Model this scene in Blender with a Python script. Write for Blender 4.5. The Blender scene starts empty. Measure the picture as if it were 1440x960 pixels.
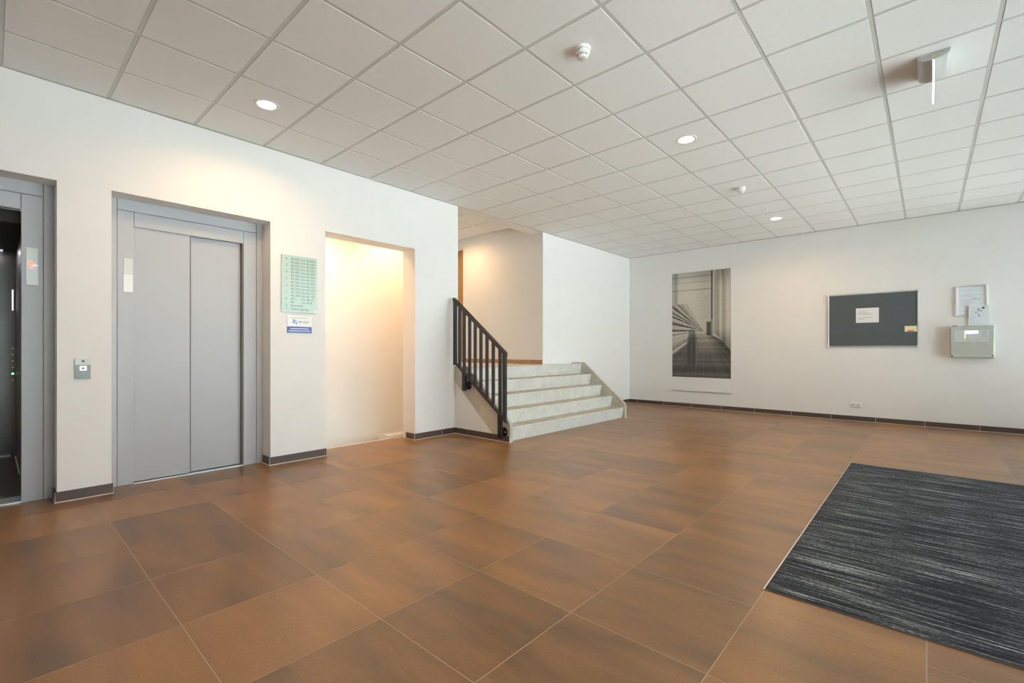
import bpy, bmesh, math, random
from mathutils import Vector

random.seed(7)
SC = bpy.context.scene
COL = SC.collection

# ------------------------------------------------------------------ camera
F_PX, YAW, SHIFT_PX = 654.65, 0.7298, 11.93
cam_d = bpy.data.cameras.new('camera')
cam = bpy.data.objects.new('camera', cam_d)
COL.objects.link(cam)
cam_d.sensor_width = 36.0
cam_d.lens = F_PX * 36.0 / 1440.0
cam_d.shift_y = SHIFT_PX / 1440.0
cam_d.clip_start = 0.02
cam.location = (5.031, 0.0, 1.1823)
cam.rotation_euler = (math.pi / 2, 0.0, YAW)
SC.camera = cam

# ------------------------------------------------------------------ world, exposure
SKY_STRENGTH = 5.0
SKY_COLOR = (0.79, 0.93, 1.0)
WARM = (1.0, 0.62, 0.32)
DOWNLIGHT_W = 15.5
SC.view_settings.view_transform = 'Standard'
SC.view_settings.look = 'None'
SC.view_settings.gamma = 1.0
SC.view_settings.use_curve_mapping = False
SC.view_settings.exposure = 0.16
SC.cycles.max_bounces = 12
SC.cycles.diffuse_bounces = 8
SC.cycles.sample_clamp_indirect = 8.0
SC.cycles.caustics_reflective = False
SC.cycles.caustics_refractive = False
world = bpy.data.worlds.new('world')
SC.world = world
world.use_nodes = True
wbg = world.node_tree.nodes['Background']
wbg.inputs['Color'].default_value = (*SKY_COLOR, 1)
wbg.inputs['Strength'].default_value = SKY_STRENGTH

sun_d = bpy.data.lights.new('sun', 'SUN'); sun_d.energy = 56.0; sun_d.angle = 0.01; sun_d.color = (1.0, 0.99, 0.97)
sun = bpy.data.objects.new('sun', sun_d); COL.objects.link(sun)
sun.rotation_euler = Vector((-0.22, 0.6, -0.77)).to_track_quat('-Z', 'Y').to_euler()

# ------------------------------------------------------------------ dimensions
H = 3.251          # ceiling
L = 9.603          # back wall
R = 7.4            # glazed front
Y0 = -2.36         # wall behind the camera
WT = 0.27          # wall thickness
GY0, GY1, GZ0, GZ1 = 0.0, 9.58, 0.04, 3.2   # glazed opening

def portal(name, loc, size_y, size_z):
    d = bpy.data.lights.new(name, 'AREA')
    d.shape = 'RECTANGLE'; d.size = size_z; d.size_y = size_y
    d.cycles.is_portal = True
    o = bpy.data.objects.new(name, d); COL.objects.link(o)
    o.location = loc
    o.rotation_euler = (0, math.pi / 2, 0)     # faces -x
    return o
portal('window_portal', (R + 0.15, (GY0 + GY1) / 2, (GZ0 + GZ1) / 2), GY1 - GY0, GZ1 - GZ0)

# ------------------------------------------------------------------ materials
MATS = {}
def new_mat(name):
    m = bpy.data.materials.new(name); m.use_nodes = True
    MATS[name] = m
    nt = m.node_tree
    return m, nt, nt.nodes['Principled BSDF']

def simple(name, col, rough=0.5, metal=0.0, vary=0.0, scale=6.0, bump=0.0, bscale=200.0, emit=None, estr=0.0, spec=0.5):
    m, nt, b = new_mat(name)
    b.inputs['Roughness'].default_value = rough
    b.inputs['Metallic'].default_value = metal
    b.inputs['Specular IOR Level'].default_value = spec
    b.inputs['Base Color'].default_value = (*col, 1)
    if vary or bump:
        tc = nt.nodes.new('ShaderNodeTexCoord')
    if vary:
        n = nt.nodes.new('ShaderNodeTexNoise'); n.inputs['Scale'].default_value = scale
        n.inputs['Detail'].default_value = 4
        nt.links.new(tc.outputs['Object'], n.inputs['Vector'])
        r = nt.nodes.new('ShaderNodeValToRGB')
        r.color_ramp.elements[0].position = 0.3; r.color_ramp.elements[1].position = 0.7
        r.color_ramp.elements[0].color = (*[c * (1 - vary) for c in col], 1)
        r.color_ramp.elements[1].color = (*[min(1, c * (1 + vary)) for c in col], 1)
        nt.links.new(n.outputs['Fac'], r.inputs['Fac'])
        nt.links.new(r.outputs['Color'], b.inputs['Base Color'])
    if bump:
        n2 = nt.nodes.new('ShaderNodeTexNoise'); n2.inputs['Scale'].default_value = bscale
        nt.links.new(tc.outputs['Object'], n2.inputs['Vector'])
        bp = nt.nodes.new('ShaderNodeBump'); bp.inputs['Strength'].default_value = bump
        bp.inputs['Distance'].default_value = 0.002
        nt.links.new(n2.outputs['Fac'], bp.inputs['Height'])
        nt.links.new(bp.outputs['Normal'], b.inputs['Normal'])
    if emit:
        b.inputs['Emission Color'].default_value = (*emit, 1)
        b.inputs['Emission Strength'].default_value = estr
    return m

simple('plaster', (0.81, 0.80, 0.785), 0.75, vary=0.012, scale=3, bump=0.08, bscale=160)
simple('ceiling_tile', (0.83, 0.83, 0.82), 0.85, vary=0.012, scale=30)
simple('ceiling_rail', (0.57, 0.57, 0.55), 0.45)
simple('shadow_trim', (0.34, 0.34, 0.32), 0.5)
simple('grout', (0.42, 0.33, 0.25), 0.85)
simple('caulk', (0.72, 0.66, 0.58), 0.6)
simple('lift_grey', (0.43, 0.44, 0.465), 0.40, vary=0.02, scale=2)
simple('gap_shade_grey', (0.13, 0.12, 0.11), 0.6)  # dark tone standing in for shade in the lift door gaps
simple('lift_dark', (0.05, 0.05, 0.05), 0.6)
simple('black_steel', (0.022, 0.021, 0.022), 0.42)
simple('black_gloss', (0.012, 0.012, 0.012), 0.25)
simple('white_plastic', (0.78, 0.78, 0.75), 0.35)
simple('aluminium', (0.72, 0.73, 0.74), 0.32, metal=0.7)
simple('steel_bright', (0.60, 0.60, 0.60), 0.28, metal=0.9)
simple('glass_plate', (0.62, 0.66, 0.62), 0.12)
simple('glass_plate_low', (0.74, 0.78, 0.75), 0.10)
simple('directory_glass', (0.47, 0.62, 0.55), 0.16)
simple('directory_text', (0.10, 0.13, 0.12), 0.5)
simple('paper', (0.80, 0.79, 0.78), 0.7)
simple('paper_blue', (0.72, 0.76, 0.80), 0.6)
simple('socket_white', (0.88, 0.88, 0.86), 0.3)
simple('ink', (0.09, 0.09, 0.11), 0.7)
simple('ink_soft', (0.42, 0.44, 0.48), 0.7)
simple('acrylic', (0.80, 0.80, 0.77), 0.15)
simple('sign_blue', (0.06, 0.10, 0.42), 0.4)
simple('logo_blue', (0.03, 0.12, 0.42), 0.4)
simple('logo_light_blue', (0.10, 0.38, 0.72), 0.4)
simple('logo_navy', (0.03, 0.05, 0.20), 0.4)
simple('felt', (0.085, 0.10, 0.11), 0.9, vary=0.06, scale=40, bump=0.25, bscale=500)
simple('sticker_yellow', (0.82, 0.76, 0.45), 0.6)
simple('sticker_red', (0.60, 0.10, 0.06), 0.6)
simple('panel_case', (0.50, 0.51, 0.45), 0.5)
simple('panel_face', (0.46, 0.48, 0.43), 0.5)
simple('panel_window', (0.58, 0.62, 0.63), 0.25)
simple('screen', (0.8, 0.8, 0.95), 0.3, emit=(0.85, 0.82, 1.0), estr=0.8)
simple('led_amber', (0.9, 0.6, 0.1), 0.3, emit=(1.0, 0.55, 0.12), estr=2.0)
simple('led_green', (0.1, 0.9, 0.4), 0.3, emit=(0.15, 1.0, 0.45), estr=3.0)
simple('led_red', (0.9, 0.1, 0.08), 0.3, emit=(1.0, 0.12, 0.08), estr=2.2)
simple('led_red_dim', (0.82, 0.66, 0.62), 0.3, emit=(1.0, 0.3, 0.25), estr=0.03)
simple('ring_lit', (0.9, 0.88, 0.95), 0.3, emit=(0.95, 0.9, 1.0), estr=0.9)
simple('button_face', (0.35, 0.32, 0.40), 0.3)
simple('call_plate_light', (0.58, 0.61, 0.56), 0.3)
simple('call_plate_dark', (0.21, 0.26, 0.235), 0.3)
simple('lamp_warm', (1, 0.9, 0.75), 0.4, emit=(1.0, 0.80, 0.52), estr=14.0)
simple('blade_edge', (0.95, 0.95, 1.0), 0.2, emit=(0.96, 0.90, 1.0), estr=3.0)
simple('exit_body', (0.50, 0.50, 0.49), 0.30, metal=0.25)
simple('brass', (0.75, 0.6, 0.25), 0.3, metal=0.8)
simple('oak', (0.42, 0.24, 0.10), 0.45, vary=0.15, scale=8)
simple('skirting_wood', (0.45, 0.24, 0.11), 0.5, vary=0.1, scale=6)
simple('poster_white', (0.80, 0.80, 0.78), 0.6)
simple('pavement', (0.50, 0.53, 0.53), 0.9, vary=0.1, scale=2)
simple('frame_dark', (0.10, 0.11, 0.12), 0.4)
simple('speck', (0.75, 0.73, 0.70), 0.7)

def concrete(name, c0, c1):
    m, nt, b = new_mat(name)
    b.inputs['Roughness'].default_value = 0.55
    tc = nt.nodes.new('ShaderNodeTexCoord')
    n = nt.nodes.new('ShaderNodeTexNoise'); n.inputs['Scale'].default_value = 4.5; n.inputs['Detail'].default_value = 7
    n.inputs['Roughness'].default_value = 0.65
    nt.links.new(tc.outputs['Object'], n.inputs['Vector'])
    r = nt.nodes.new('ShaderNodeValToRGB')
    r.color_ramp.elements[0].position = 0.32; r.color_ramp.elements[0].color = (*c0, 1)
    r.color_ramp.elements[1].position = 0.66; r.color_ramp.elements[1].color = (*c1, 1)
    nt.links.new(n.outputs['Fac'], r.inputs['Fac'])
    v = nt.nodes.new('ShaderNodeTexVoronoi'); v.inputs['Scale'].default_value = 90
    nt.links.new(tc.outputs['Object'], v.inputs['Vector'])
    mx = nt.nodes.new('ShaderNodeMix'); mx.data_type = 'RGBA'; mx.blend_type = 'MULTIPLY'
    mx.inputs['Factor'].default_value = 0.22
    nt.links.new(r.outputs['Color'], mx.inputs['A'])
    nt.links.new(v.outputs['Color'], mx.inputs['B'])
    nt.links.new(mx.outputs['Result'], b.inputs['Base Color'])
    bp = nt.nodes.new('ShaderNodeBump'); bp.inputs['Strength'].default_value = 0.15; bp.inputs['Distance'].default_value = 0.003
    nt.links.new(n.outputs['Fac'], bp.inputs['Height']); nt.links.new(bp.outputs['Normal'], b.inputs['Normal'])
concrete('terrazzo_tread', (0.42, 0.37, 0.28), (0.60, 0.55, 0.45))
concrete('terrazzo_stringer', (0.47, 0.43, 0.35), (0.60, 0.57, 0.49))
concrete('terrazzo', (0.64, 0.62, 0.56), (0.76, 0.755, 0.71))

def floor_tile_mat(name, ramp, rough):
    m, nt, b = new_mat(name)
    tc = nt.nodes.new('ShaderNodeTexCoord'); oi = nt.nodes.new('ShaderNodeObjectInfo')
    mul = nt.nodes.new('ShaderNodeVectorMath'); mul.operation = 'SCALE'
    mul.inputs[0].default_value = (37.0, 71.0, 13.0)
    nt.links.new(oi.outputs['Random'], mul.inputs['Scale'])
    add = nt.nodes.new('ShaderNodeVectorMath'); add.operation = 'ADD'
    nt.links.new(tc.outputs['Object'], add.inputs[0]); nt.links.new(mul.outputs['Vector'], add.inputs[1])
    mp = nt.nodes.new('ShaderNodeMapping'); mp.inputs['Scale'].default_value = (0.8, 3.2, 1.0)
    nt.links.new(add.outputs['Vector'], mp.inputs['Vector'])
    n = nt.nodes.new('ShaderNodeTexNoise'); n.inputs['Scale'].default_value = 1.5; n.inputs['Detail'].default_value = 6
    n.inputs['Roughness'].default_value = 0.55
    nt.links.new(mp.outputs['Vector'], n.inputs['Vector'])
    # per-tile shift of the cloud value
    ma = nt.nodes.new('ShaderNodeMath'); ma.operation = 'MULTIPLY_ADD'
    nt.links.new(oi.outputs['Random'], ma.inputs[0]); ma.inputs[1].default_value = 0.22; ma.inputs[2].default_value = -0.11
    sm = nt.nodes.new('ShaderNodeMath'); sm.operation = 'ADD'
    nt.links.new(n.outputs['Fac'], sm.inputs[0]); nt.links.new(ma.outputs['Value'], sm.inputs[1])
    r = nt.nodes.new('ShaderNodeValToRGB')
    els = r.color_ramp.elements
    els[0].position, els[0].color = ramp[0][0], (*ramp[0][1], 1)
    els[1].position, els[1].color = ramp[-1][0], (*ramp[-1][1], 1)
    for p, c in ramp[1:-1]:
        e = els.new(p); e.color = (*c, 1)
    nt.links.new(sm.outputs['Value'], r.inputs['Fac'])
    # fine speckle
    n2 = nt.nodes.new('ShaderNodeTexNoise'); n2.inputs['Scale'].default_value = 160; n2.inputs['Detail'].default_value = 2
    nt.links.new(add.outputs['Vector'], n2.inputs['Vector'])
    r2 = nt.nodes.new('ShaderNodeValToRGB')
    r2.color_ramp.elements[0].position = 0.30; r2.color_ramp.elements[0].color = (0.86, 0.86, 0.86, 1)
    r2.color_ramp.elements[1].position = 0.75; r2.color_ramp.elements[1].color = (1.16, 1.14, 1.12, 1)
    nt.links.new(n2.outputs['Fac'], r2.inputs['Fac'])
    mx = nt.nodes.new('ShaderNodeMix'); mx.data_type = 'RGBA'; mx.blend_type = 'MULTIPLY'; mx.inputs['Factor'].default_value = 1.0
    nt.links.new(r.outputs['Color'], mx.inputs['A']); nt.links.new(r2.outputs['Color'], mx.inputs['B'])
    nt.links.new(mx.outputs['Result'], b.inputs['Base Color'])
    mr = nt.nodes.new('ShaderNodeMapRange')
    mr.inputs['To Min'].default_value = rough - 0.005; mr.inputs['To Max'].default_value = rough + 0.03
    nt.links.new(n.outputs['Fac'], mr.inputs['Value']); nt.links.new(mr.outputs['Result'], b.inputs['Roughness'])
floor_tile_mat('floor_tile', [(0.24, (0.124, 0.071, 0.037)), (0.44, (0.200, 0.103, 0.043)), (0.58, (0.258, 0.126, 0.046)), (0.78, (0.330, 0.162, 0.058))], 0.30)
floor_tile_mat('skirting_tile', [(0.2, (0.060, 0.046, 0.038)), (0.8, (0.120, 0.082, 0.062))], 0.42)

def brushed(name, col, rough):
    m, nt, b = new_mat(name)
    b.inputs['Metallic'].default_value = 1.0
    b.inputs['Base Color'].default_value = (*col, 1)
    tc = nt.nodes.new('ShaderNodeTexCoord')
    mp = nt.nodes.new('ShaderNodeMapping'); mp.inputs['Scale'].default_value = (2, 2, 250)
    nt.links.new(tc.outputs['Object'], mp.inputs['Vector'])
    n = nt.nodes.new('ShaderNodeTexNoise'); n.inputs['Scale'].default_value = 3
    nt.links.new(mp.outputs['Vector'], n.inputs['Vector'])
    mr = nt.nodes.new('ShaderNodeMapRange'); mr.inputs['To Min'].default_value = rough - 0.08; mr.inputs['To Max'].default_value = rough + 0.08
    nt.links.new(n.outputs['Fac'], mr.inputs['Value']); nt.links.new(mr.outputs['Result'], b.inputs['Roughness'])
brushed('brushed_steel', (0.22, 0.22, 0.22), 0.30)

def carpet():
    m, nt, b = new_mat('carpet')
    b.inputs['Roughness'].default_value = 0.95
    b.inputs['Specular IOR Level'].default_value = 0.15
    tc = nt.nodes.new('ShaderNodeTexCoord')
    def streak(sx, sy, detail, rough):
        mp = nt.nodes.new('ShaderNodeMapping'); mp.inputs['Scale'].default_value = (sx, sy, 1)
        nt.links.new(tc.outputs['Object'], mp.inputs['Vector'])
        n = nt.nodes.new('ShaderNodeTexNoise'); n.inputs['Scale'].default_value = 1.0
        n.inputs['Detail'].default_value = detail; n.inputs['Roughness'].default_value = rough
        nt.links.new(mp.outputs['Vector'], n.inputs['Vector'])
        return n
    a = streak(2.2, 85.0, 3, 0.7)
    c = streak(60.0, 220.0, 2, 0.6)
    d = streak(0.6, 7.0, 2, 0.5)
    s1 = nt.nodes.new('ShaderNodeMath'); s1.operation = 'MULTIPLY_ADD'
    nt.links.new(c.outputs['Fac'], s1.inputs[0]); s1.inputs[1].default_value = 0.38
    nt.links.new(a.outputs['Fac'], s1.inputs[2])
    s2 = nt.nodes.new('ShaderNodeMath'); s2.operation = 'MULTIPLY_ADD'
    nt.links.new(d.outputs['Fac'], s2.inputs[0]); s2.inputs[1].default_value = 0.16
    nt.links.new(s1.outputs['Value'], s2.inputs[2])
    r = nt.nodes.new('ShaderNodeValToRGB')
    e = r.color_ramp.elements
    e[0].position = 0.66; e[0].color = (0.012, 0.012, 0.014, 1)
    e[1].position = 0.97; e[1].color = (0.50, 0.52, 0.52, 1)
    k = e.new(0.775); k.color = (0.032, 0.036, 0.045, 1)
    k = e.new(0.86); k.color = (0.11, 0.113, 0.12, 1)
    nt.links.new(s2.outputs['Value'], r.inputs['Fac'])
    nt.links.new(r.outputs['Color'], b.inputs['Base Color'])
    bp = nt.nodes.new('ShaderNodeBump'); bp.inputs['Strength'].default_value = 0.6; bp.inputs['Distance'].default_value = 0.004
    nt.links.new(s1.outputs['Value'], bp.inputs['Height']); nt.links.new(bp.outputs['Normal'], b.inputs['Normal'])
carpet()

def glass():
    m = bpy.data.materials.new('window_glass'); m.use_nodes = True; MATS['window_glass'] = m
    nt = m.node_tree; nt.nodes.clear()
    o = nt.nodes.new('ShaderNodeOutputMaterial'); t = nt.nodes.new('ShaderNodeBsdfTransparent')
    g = nt.nodes.new('ShaderNodeBsdfGlossy'); g.inputs['Roughness'].default_value = 0.02
    f = nt.nodes.new('ShaderNodeFresnel'); f.inputs['IOR'].default_value = 1.4
    t.inputs['Color'].default_value = (0.95, 0.97, 0.96, 1)
    mx = nt.nodes.new('ShaderNodeMixShader')
    nt.links.new(f.outputs['Fac'], mx.inputs['Fac']); nt.links.new(t.outputs['BSDF'], mx.inputs[1]); nt.links.new(g.outputs['BSDF'], mx.inputs[2])
    nt.links.new(mx.outputs['Shader'], o.inputs['Surface'])
glass()

# ------------------------------------------------------------------ helpers
class MB:
    """collects shapes, given in world coordinates, into one mesh"""
    def __init__(self): self.bm = bmesh.new()
    def box(self, x0, x1, y0, y1, z0, z1, bevel=0.0, seg=1):
        bm = self.bm
        vs = [bm.verts.new((x, y, z)) for x in (x0, x1) for y in (y0, y1) for z in (z0, z1)]
        fs = [bm.faces.new([vs[i] for i in f]) for f in ((0,1,3,2),(4,6,7,5),(0,4,5,1),(2,3,7,6),(0,2,6,4),(1,5,7,3))]
        if bevel:
            es = list({e for f in fs for e in f.edges})
            bmesh.ops.bevel(bm, geom=es, offset=bevel, segments=seg, affect='EDGES', profile=0.5)
        return self
    def prism(self, pts, axis, a, b):
        """pts: 2D outline; axis 'y': pts=(x,z) extruded a..b in y; 'x': pts=(y,z); 'z': pts=(x,y)"""
        def P(p, t):
            return {'y': (p[0], t, p[1]), 'x': (t, p[0], p[1]), 'z': (p[0], p[1], t)}[axis]
        bm = self.bm
        A = [bm.verts.new(P(p, a)) for p in pts]; B = [bm.verts.new(P(p, b)) for p in pts]
        n = len(pts)
        fs = [bm.faces.new(A), bm.faces.new(B[::-1])]
        for i in range(n):
            fs.append(bm.faces.new((A[i], B[i], B[(i+1) % n], A[(i+1) % n])))
        bmesh.ops.recalc_face_normals(bm, faces=fs)
        return self
    def lathe(self, c, axis, prof, n=32):
        """prof: list of (radius, offset along axis) from c; caps where radius is 0"""
        ax = {'x': 0, 'y': 1, 'z': 2}[axis]; u, w = [(1, 2), (0, 2), (0, 1)][ax]
        bm = self.bm; rings = []
        for r, t in prof:
            if r < 1e-7:
                p = list(c); p[ax] += t; rings.append([bm.verts.new(p)])
            else:
                ring = []
                for k in range(n):
                    p = list(c); p[ax] += t
                    p[u] += r * math.cos(2*math.pi*k/n); p[w] += r * math.sin(2*math.pi*k/n)
                    ring.append(bm.verts.new(p))
                rings.append(ring)
        fs = []
        for A, B in zip(rings, rings[1:]):
            for k in range(n):
                a0, a1 = A[k % len(A)], A[(k+1) % len(A)]; b0, b1 = B[k % len(B)], B[(k+1) % len(B)]
                q = []
                for v in (a0, a1, b1, b0):
                    if v not in q: q.append(v)
                if len(q) >= 3: fs.append(bm.faces.new(q))
        bmesh.ops.recalc_face_normals(bm, faces=fs)
        return self
    def quad(self, pts):
        self.bm.faces.new([self.bm.verts.new(p) for p in pts]); return self
    def mesh(self, name, mat, origin=(0, 0, 0), smooth=False):
        me = bpy.data.meshes.new(name)
        bmesh.ops.translate(self.bm, verts=self.bm.verts, vec=-Vector(origin))
        self.bm.to_mesh(me); self.bm.free()
        me.materials.append(MATS[mat])
        if smooth:
            for p in me.polygons: p.use_smooth = True
        return me

def world_loc(o):
    v = Vector((0, 0, 0))
    while o is not None: v += o.location; o = o.parent
    return v

def part(name, mb, mat, parent=None, origin=None, smooth=False):
    """link mb as one mesh object; nothing here is rotated, so parents only offset"""
    base = world_loc(parent) if parent else Vector((0, 0, 0))
    org = Vector(origin) if origin is not None else base
    o = bpy.data.objects.new(name, mb.mesh(name, mat, org, smooth))
    COL.objects.link(o)
    o.parent = parent; o.location = org - base
    if smooth:
        md = o.modifiers.new('edges', 'EDGE_SPLIT'); md.split_angle = math.radians(35)
    return o

def tag(o, label=None, cat=None, group=None, kind=None):
    if label: o['label'] = label
    if cat: o['category'] = cat
    if group: o['group'] = group
    if kind: o['kind'] = kind
    return o

def thing(name, loc, label, cat, group=None):
    o = bpy.data.objects.new(name, None); COL.objects.link(o)
    o.empty_display_size = 0.1; o.location = loc
    return tag(o, label, cat, group)

def struct(name, mb, mat, label, cat, origin=(0, 0, 0)):
    return tag(part(name, mb, mat, None, origin), label, cat, kind='structure')

def place(name, me, parent, loc):
    o = bpy.data.objects.new(name, me); COL.objects.link(o)
    o.parent = parent; o.location = Vector(loc) - world_loc(parent)
    return o

def lettering(parent, text, size, origin, right, normal, mat, align='LEFT', name='lettering', lift=0.0006, stretch=1.0):
    """flat printed text standing upright on a wall; right/normal are axis unit vectors"""
    cu = bpy.data.curves.new('text', 'FONT'); cu.body = text; cu.size = size; cu.align_x = align
    cu.resolution_u = 2
    tmp = bpy.data.objects.new('text', cu); COL.objects.link(tmp)
    dg = bpy.context.evaluated_depsgraph_get(); dg.update()
    me = bpy.data.meshes.new_from_object(tmp.evaluated_get(dg))
    bpy.data.objects.remove(tmp); bpy.data.curves.remove(cu)
    r, n = Vector(right), Vector(normal)
    for v in me.vertices:
        v.co = r * v.co.x * stretch + Vector((0, 0, 1)) * v.co.y + n * lift
    me.materials.clear(); me.materials.append(MATS[mat]); me.name = name
    o = bpy.data.objects.new(name, me); COL.objects.link(o)
    o.parent = parent; o.location = Vector(origin) - (world_loc(parent) if parent else Vector((0,0,0)))
    return o

# ================================================================== STRUCTURE
# ---- floor slab (its upper face is the grout) and tiles
fl = MB().box(-0.33, R, Y0, L, -0.2, -0.0007)
floor = struct('floor', fl, 'grout', 'brown square ceramic tile floor with pale grout lines', 'floor')
TS = 0.5982
FX = [-0.33] + [0.2405 + TS * k for k in range(0, 12)] + [R]
FY = [Y0] + [0.5445 + TS * k for k in range(-4, 15)] + [L]
FX = [x for i, x in enumerate(FX) if i == 0 or x - FX[i-1] > 0.02]
FY = [y for i, y in enumerate(FY) if i == 0 or y - FY[i-1] > 0.02]
tile_cache = {}
def floor_tile_mesh(w, d):
    k = (round(w, 3), round(d, 3))
    if k not in tile_cache:
        g, c = 0.0017, 0.0005
        x, y = w/2 - g, d/2 - g
        bm = bmesh.new()
        lo = [bm.verts.new(p) for p in ((-x,-y,-0.003),(x,-y,-0.003),(x,y,-0.003),(-x,y,-0.003))]
        mi = [bm.verts.new((v.co.x, v.co.y, -c)) for v in lo]
        up = [bm.verts.new((v.co.x*(1-c/x), v.co.y*(1-c/y), 0)) for v in lo]
        bm.faces.new(up)
        for A, B in ((lo, mi), (mi, up)):
            for i in range(4): bm.faces.new((A[i], A[(i+1)%4], B[(i+1)%4], B[i]))
        me = bpy.data.meshes.new('floor_tile'); bm.to_mesh(me); bm.free()
        me.materials.append(MATS['floor_tile']); tile_cache[k] = me
    return tile_cache[k]
for i in range(len(FX)-1):
    for j in range(len(FY)-1):
        w, d = FX[i+1]-FX[i], FY[j+1]-FY[j]
        place('floor_tile', floor_tile_mesh(w, d), floor, ((FX[i]+FX[i+1])/2, (FY[j]+FY[j+1])/2, 0))

# ---- ceiling slab, tiles and rails
def make_ceiling(name, x0, x1, y0, y1, z, xs, ys, label, slab_mat='ceiling_rail'):
    c = struct(name, MB().box(x0, x1, y0, y1, z+0.02, z+0.05), slab_mat, label, 'ceiling')
    cache = {}
    X = [x0] + [x for x in sorted(xs) if x0+0.03 < x < x1-0.03] + [x1]
    Y = [y0] + [y for y in ys if y0+0.03 < y < y1-0.03] + [y1]
    for i in range(len(X)-1):
        for j in range(len(Y)-1):
            w, d = X[i+1]-X[i], Y[j+1]-Y[j]; k = (round(w,3), round(d,3))
            if k not in cache:
                cache[k] = MB().box(-w/2+.0135, w/2-.0135, -d/2+.0135, d/2-.0135, 0, 0.02, bevel=0.0008).mesh('ceiling_tile', 'ceiling_tile')
            place('ceiling_tile', cache[k], c, ((X[i]+X[i+1])/2, (Y[j]+Y[j+1])/2, z))
    for x in X[1:-1]:
        part('grid_rail', MB().box(x-.012, x+.012, y0, y1, z+.0022, z+.02), 'ceiling_rail', c)
    for y in Y[1:-1]:
        part('grid_rail', MB().box(x0, x1, y-.012, y+.012, z+.0024, z+.02), 'ceiling_rail', c)
    return c
ceiling = make_ceiling('ceiling', 0, R, Y0, L, H, [0.564+.6*k for k in range(14)], [0.0405+.6*k for k in range(-5, 17)],
                       'white suspended ceiling of square mineral tiles in a metal grid')
# dark shadow-gap angle where the ceiling meets the walls
tr = MB().box(0, .014, Y0, L, H-.007, H+.004)
struct('trim_1', tr, 'shadow_trim', 'thin grey edge angle between ceiling and lift wall', 'trim')
tr = MB().box(.014, R, L-.014, L, H-.007, H+.004)
struct('trim_2', tr, 'shadow_trim', 'thin grey edge angle between ceiling and poster wall', 'trim')

# ---- left wall with its openings
E1 = (-0.91, 0.337, 2.495); E2 = (0.661, 1.907, 2.500); NI = (2.490, 3.712, 2.512); OP = (4.461, 6.436)
wl = MB()
for a, b in ((Y0-.2, E1[0]), (E1[1], E2[0]), (E2[1], NI[0]), (NI[1], OP[0]), (OP[1], L+.2)):
    wl.box(-WT, 0, a, b, 0, 3.6)
for a, b, z in (E1, E2, NI): wl.box(-WT, 0, a, b, z, 3.6)
wl.box(-WT, 0, OP[0], OP[1], H, 3.6)
struct('wall_left', wl, 'plaster', 'long white plastered wall with two lift openings and a stair opening', 'wall')
struct('wall_back', MB().box(0, R+.2, L, L+.2, 0, 3.6), 'plaster', 'white plastered wall carrying the poster and the noticeboard', 'wall')
struct('wall_front', MB().box(0, R+.2, Y0-.2, Y0, 0, 3.6), 'plaster', 'white plastered wall facing the poster wall', 'wall')
wr = MB().box(R, R+.2, Y0, GY0, 0, 3.6).box(R, R+.2, GY1, L, 0, 3.6).box(R, R+.2, GY0, GY1, GZ1, 3.6).box(R, R+.2, GY0, GY1, 0, GZ0)
struct('wall_right', wr, 'plaster', 'white outer wall holding the glazed entrance front', 'wall')
struct('roof_slab', MB().box(-4.2, R+.2, Y0-.2, L+.2, 3.6, 3.8), 'plaster', 'concrete roof slab over the entrance hall', 'roof')
so = MB().box(-4.2, -4.0, Y0-.2, L+.2, -.2, 3.6).box(-4.0, -WT, Y0-.2, Y0, -.2, 3.6).box(-4.0, -WT, L, L+.2, -.2, 3.6)
struct('wall_outer', so, 'plaster', 'outer wall behind the lift shafts', 'wall')
struct('ground', MB().box(R+.2, 45, -35, 45, -.25, -.05), 'pavement', 'grey paved forecourt outside the glazing', 'ground')

# ---- glazed front (out of frame, gives the daylight)
ys = [GY0 + (GY1-GY0)*k/6 for k in range(7)]
for k in range(6):
    a, b = ys[k], ys[k+1]; f = .035
    m = MB()
    m.box(R+.06, R+.13, a, a+f, GZ0, GZ1).box(R+.06, R+.13, b-f, b, GZ0, GZ1)
    m.box(R+.06, R+.13, a+f, b-f, GZ0, GZ0+f*1.6).box(R+.06, R+.13, a+f, b-f, GZ1-f, GZ1)
    w = struct('window_%d' % (k+1), m, 'frame_dark', 'unseen tall dark framed pane %s of the glazed entrance front' % ('one', 'two', 'three', 'four', 'five', 'six')[k], 'window')
    part('pane', MB().box(R+.09, R+.10, a+f, b-f, GZ0+f*1.6, GZ1-f), 'window_glass', w)

# ---- skirting tiles
def skirting(name, label, runs, mat='skirting_tile', z=0.0, parent=None):
    """runs: (axis, fixed face coordinate, outward sign, joints list)"""
    root = parent
    if root is None:
        root = thing(name, (0, 0, z), label, 'baseboard'); root['kind'] = 'structure'
    g, h, t = .006, .076, .011
    for axis, face, sg, js in runs:
        lo, hi = min(js), max(js)
        a, b = sorted((face, face + sg*(t+.004)))
        m = MB().box(a, b, lo, hi, z, z+g) if axis == 'y' else MB().box(lo, hi, a, b, z, z+g)
        part('grout_line', m, 'caulk', root)
        a, b = sorted((face, face + sg*(t-.003)))
        m = MB().box(a, b, lo, hi, z+g, z+g+h-.004) if axis == 'y' else MB().box(lo, hi, a, b, z+g, z+g+h-.004)
        part('grout_line', m, 'caulk', root)
        a, b = sorted((face, face + sg*t))
        for p, q in zip(js, js[1:]):
            p, q = sorted((p, q)); p += .0025; q -= .0025
            m = MB().box(a, b, p, q, z+g, z+g+h, bevel=.0012) if axis == 'y' else MB().box(p, q, a, b, z+g, z+g+h, bevel=.0012)
            c = ((a+b)/2, (p+q)/2, z) if axis == 'y' else ((p+q)/2, (a+b)/2, z)
            part('baseboard_tile', m, mat, root, origin=c)
    return root
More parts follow.
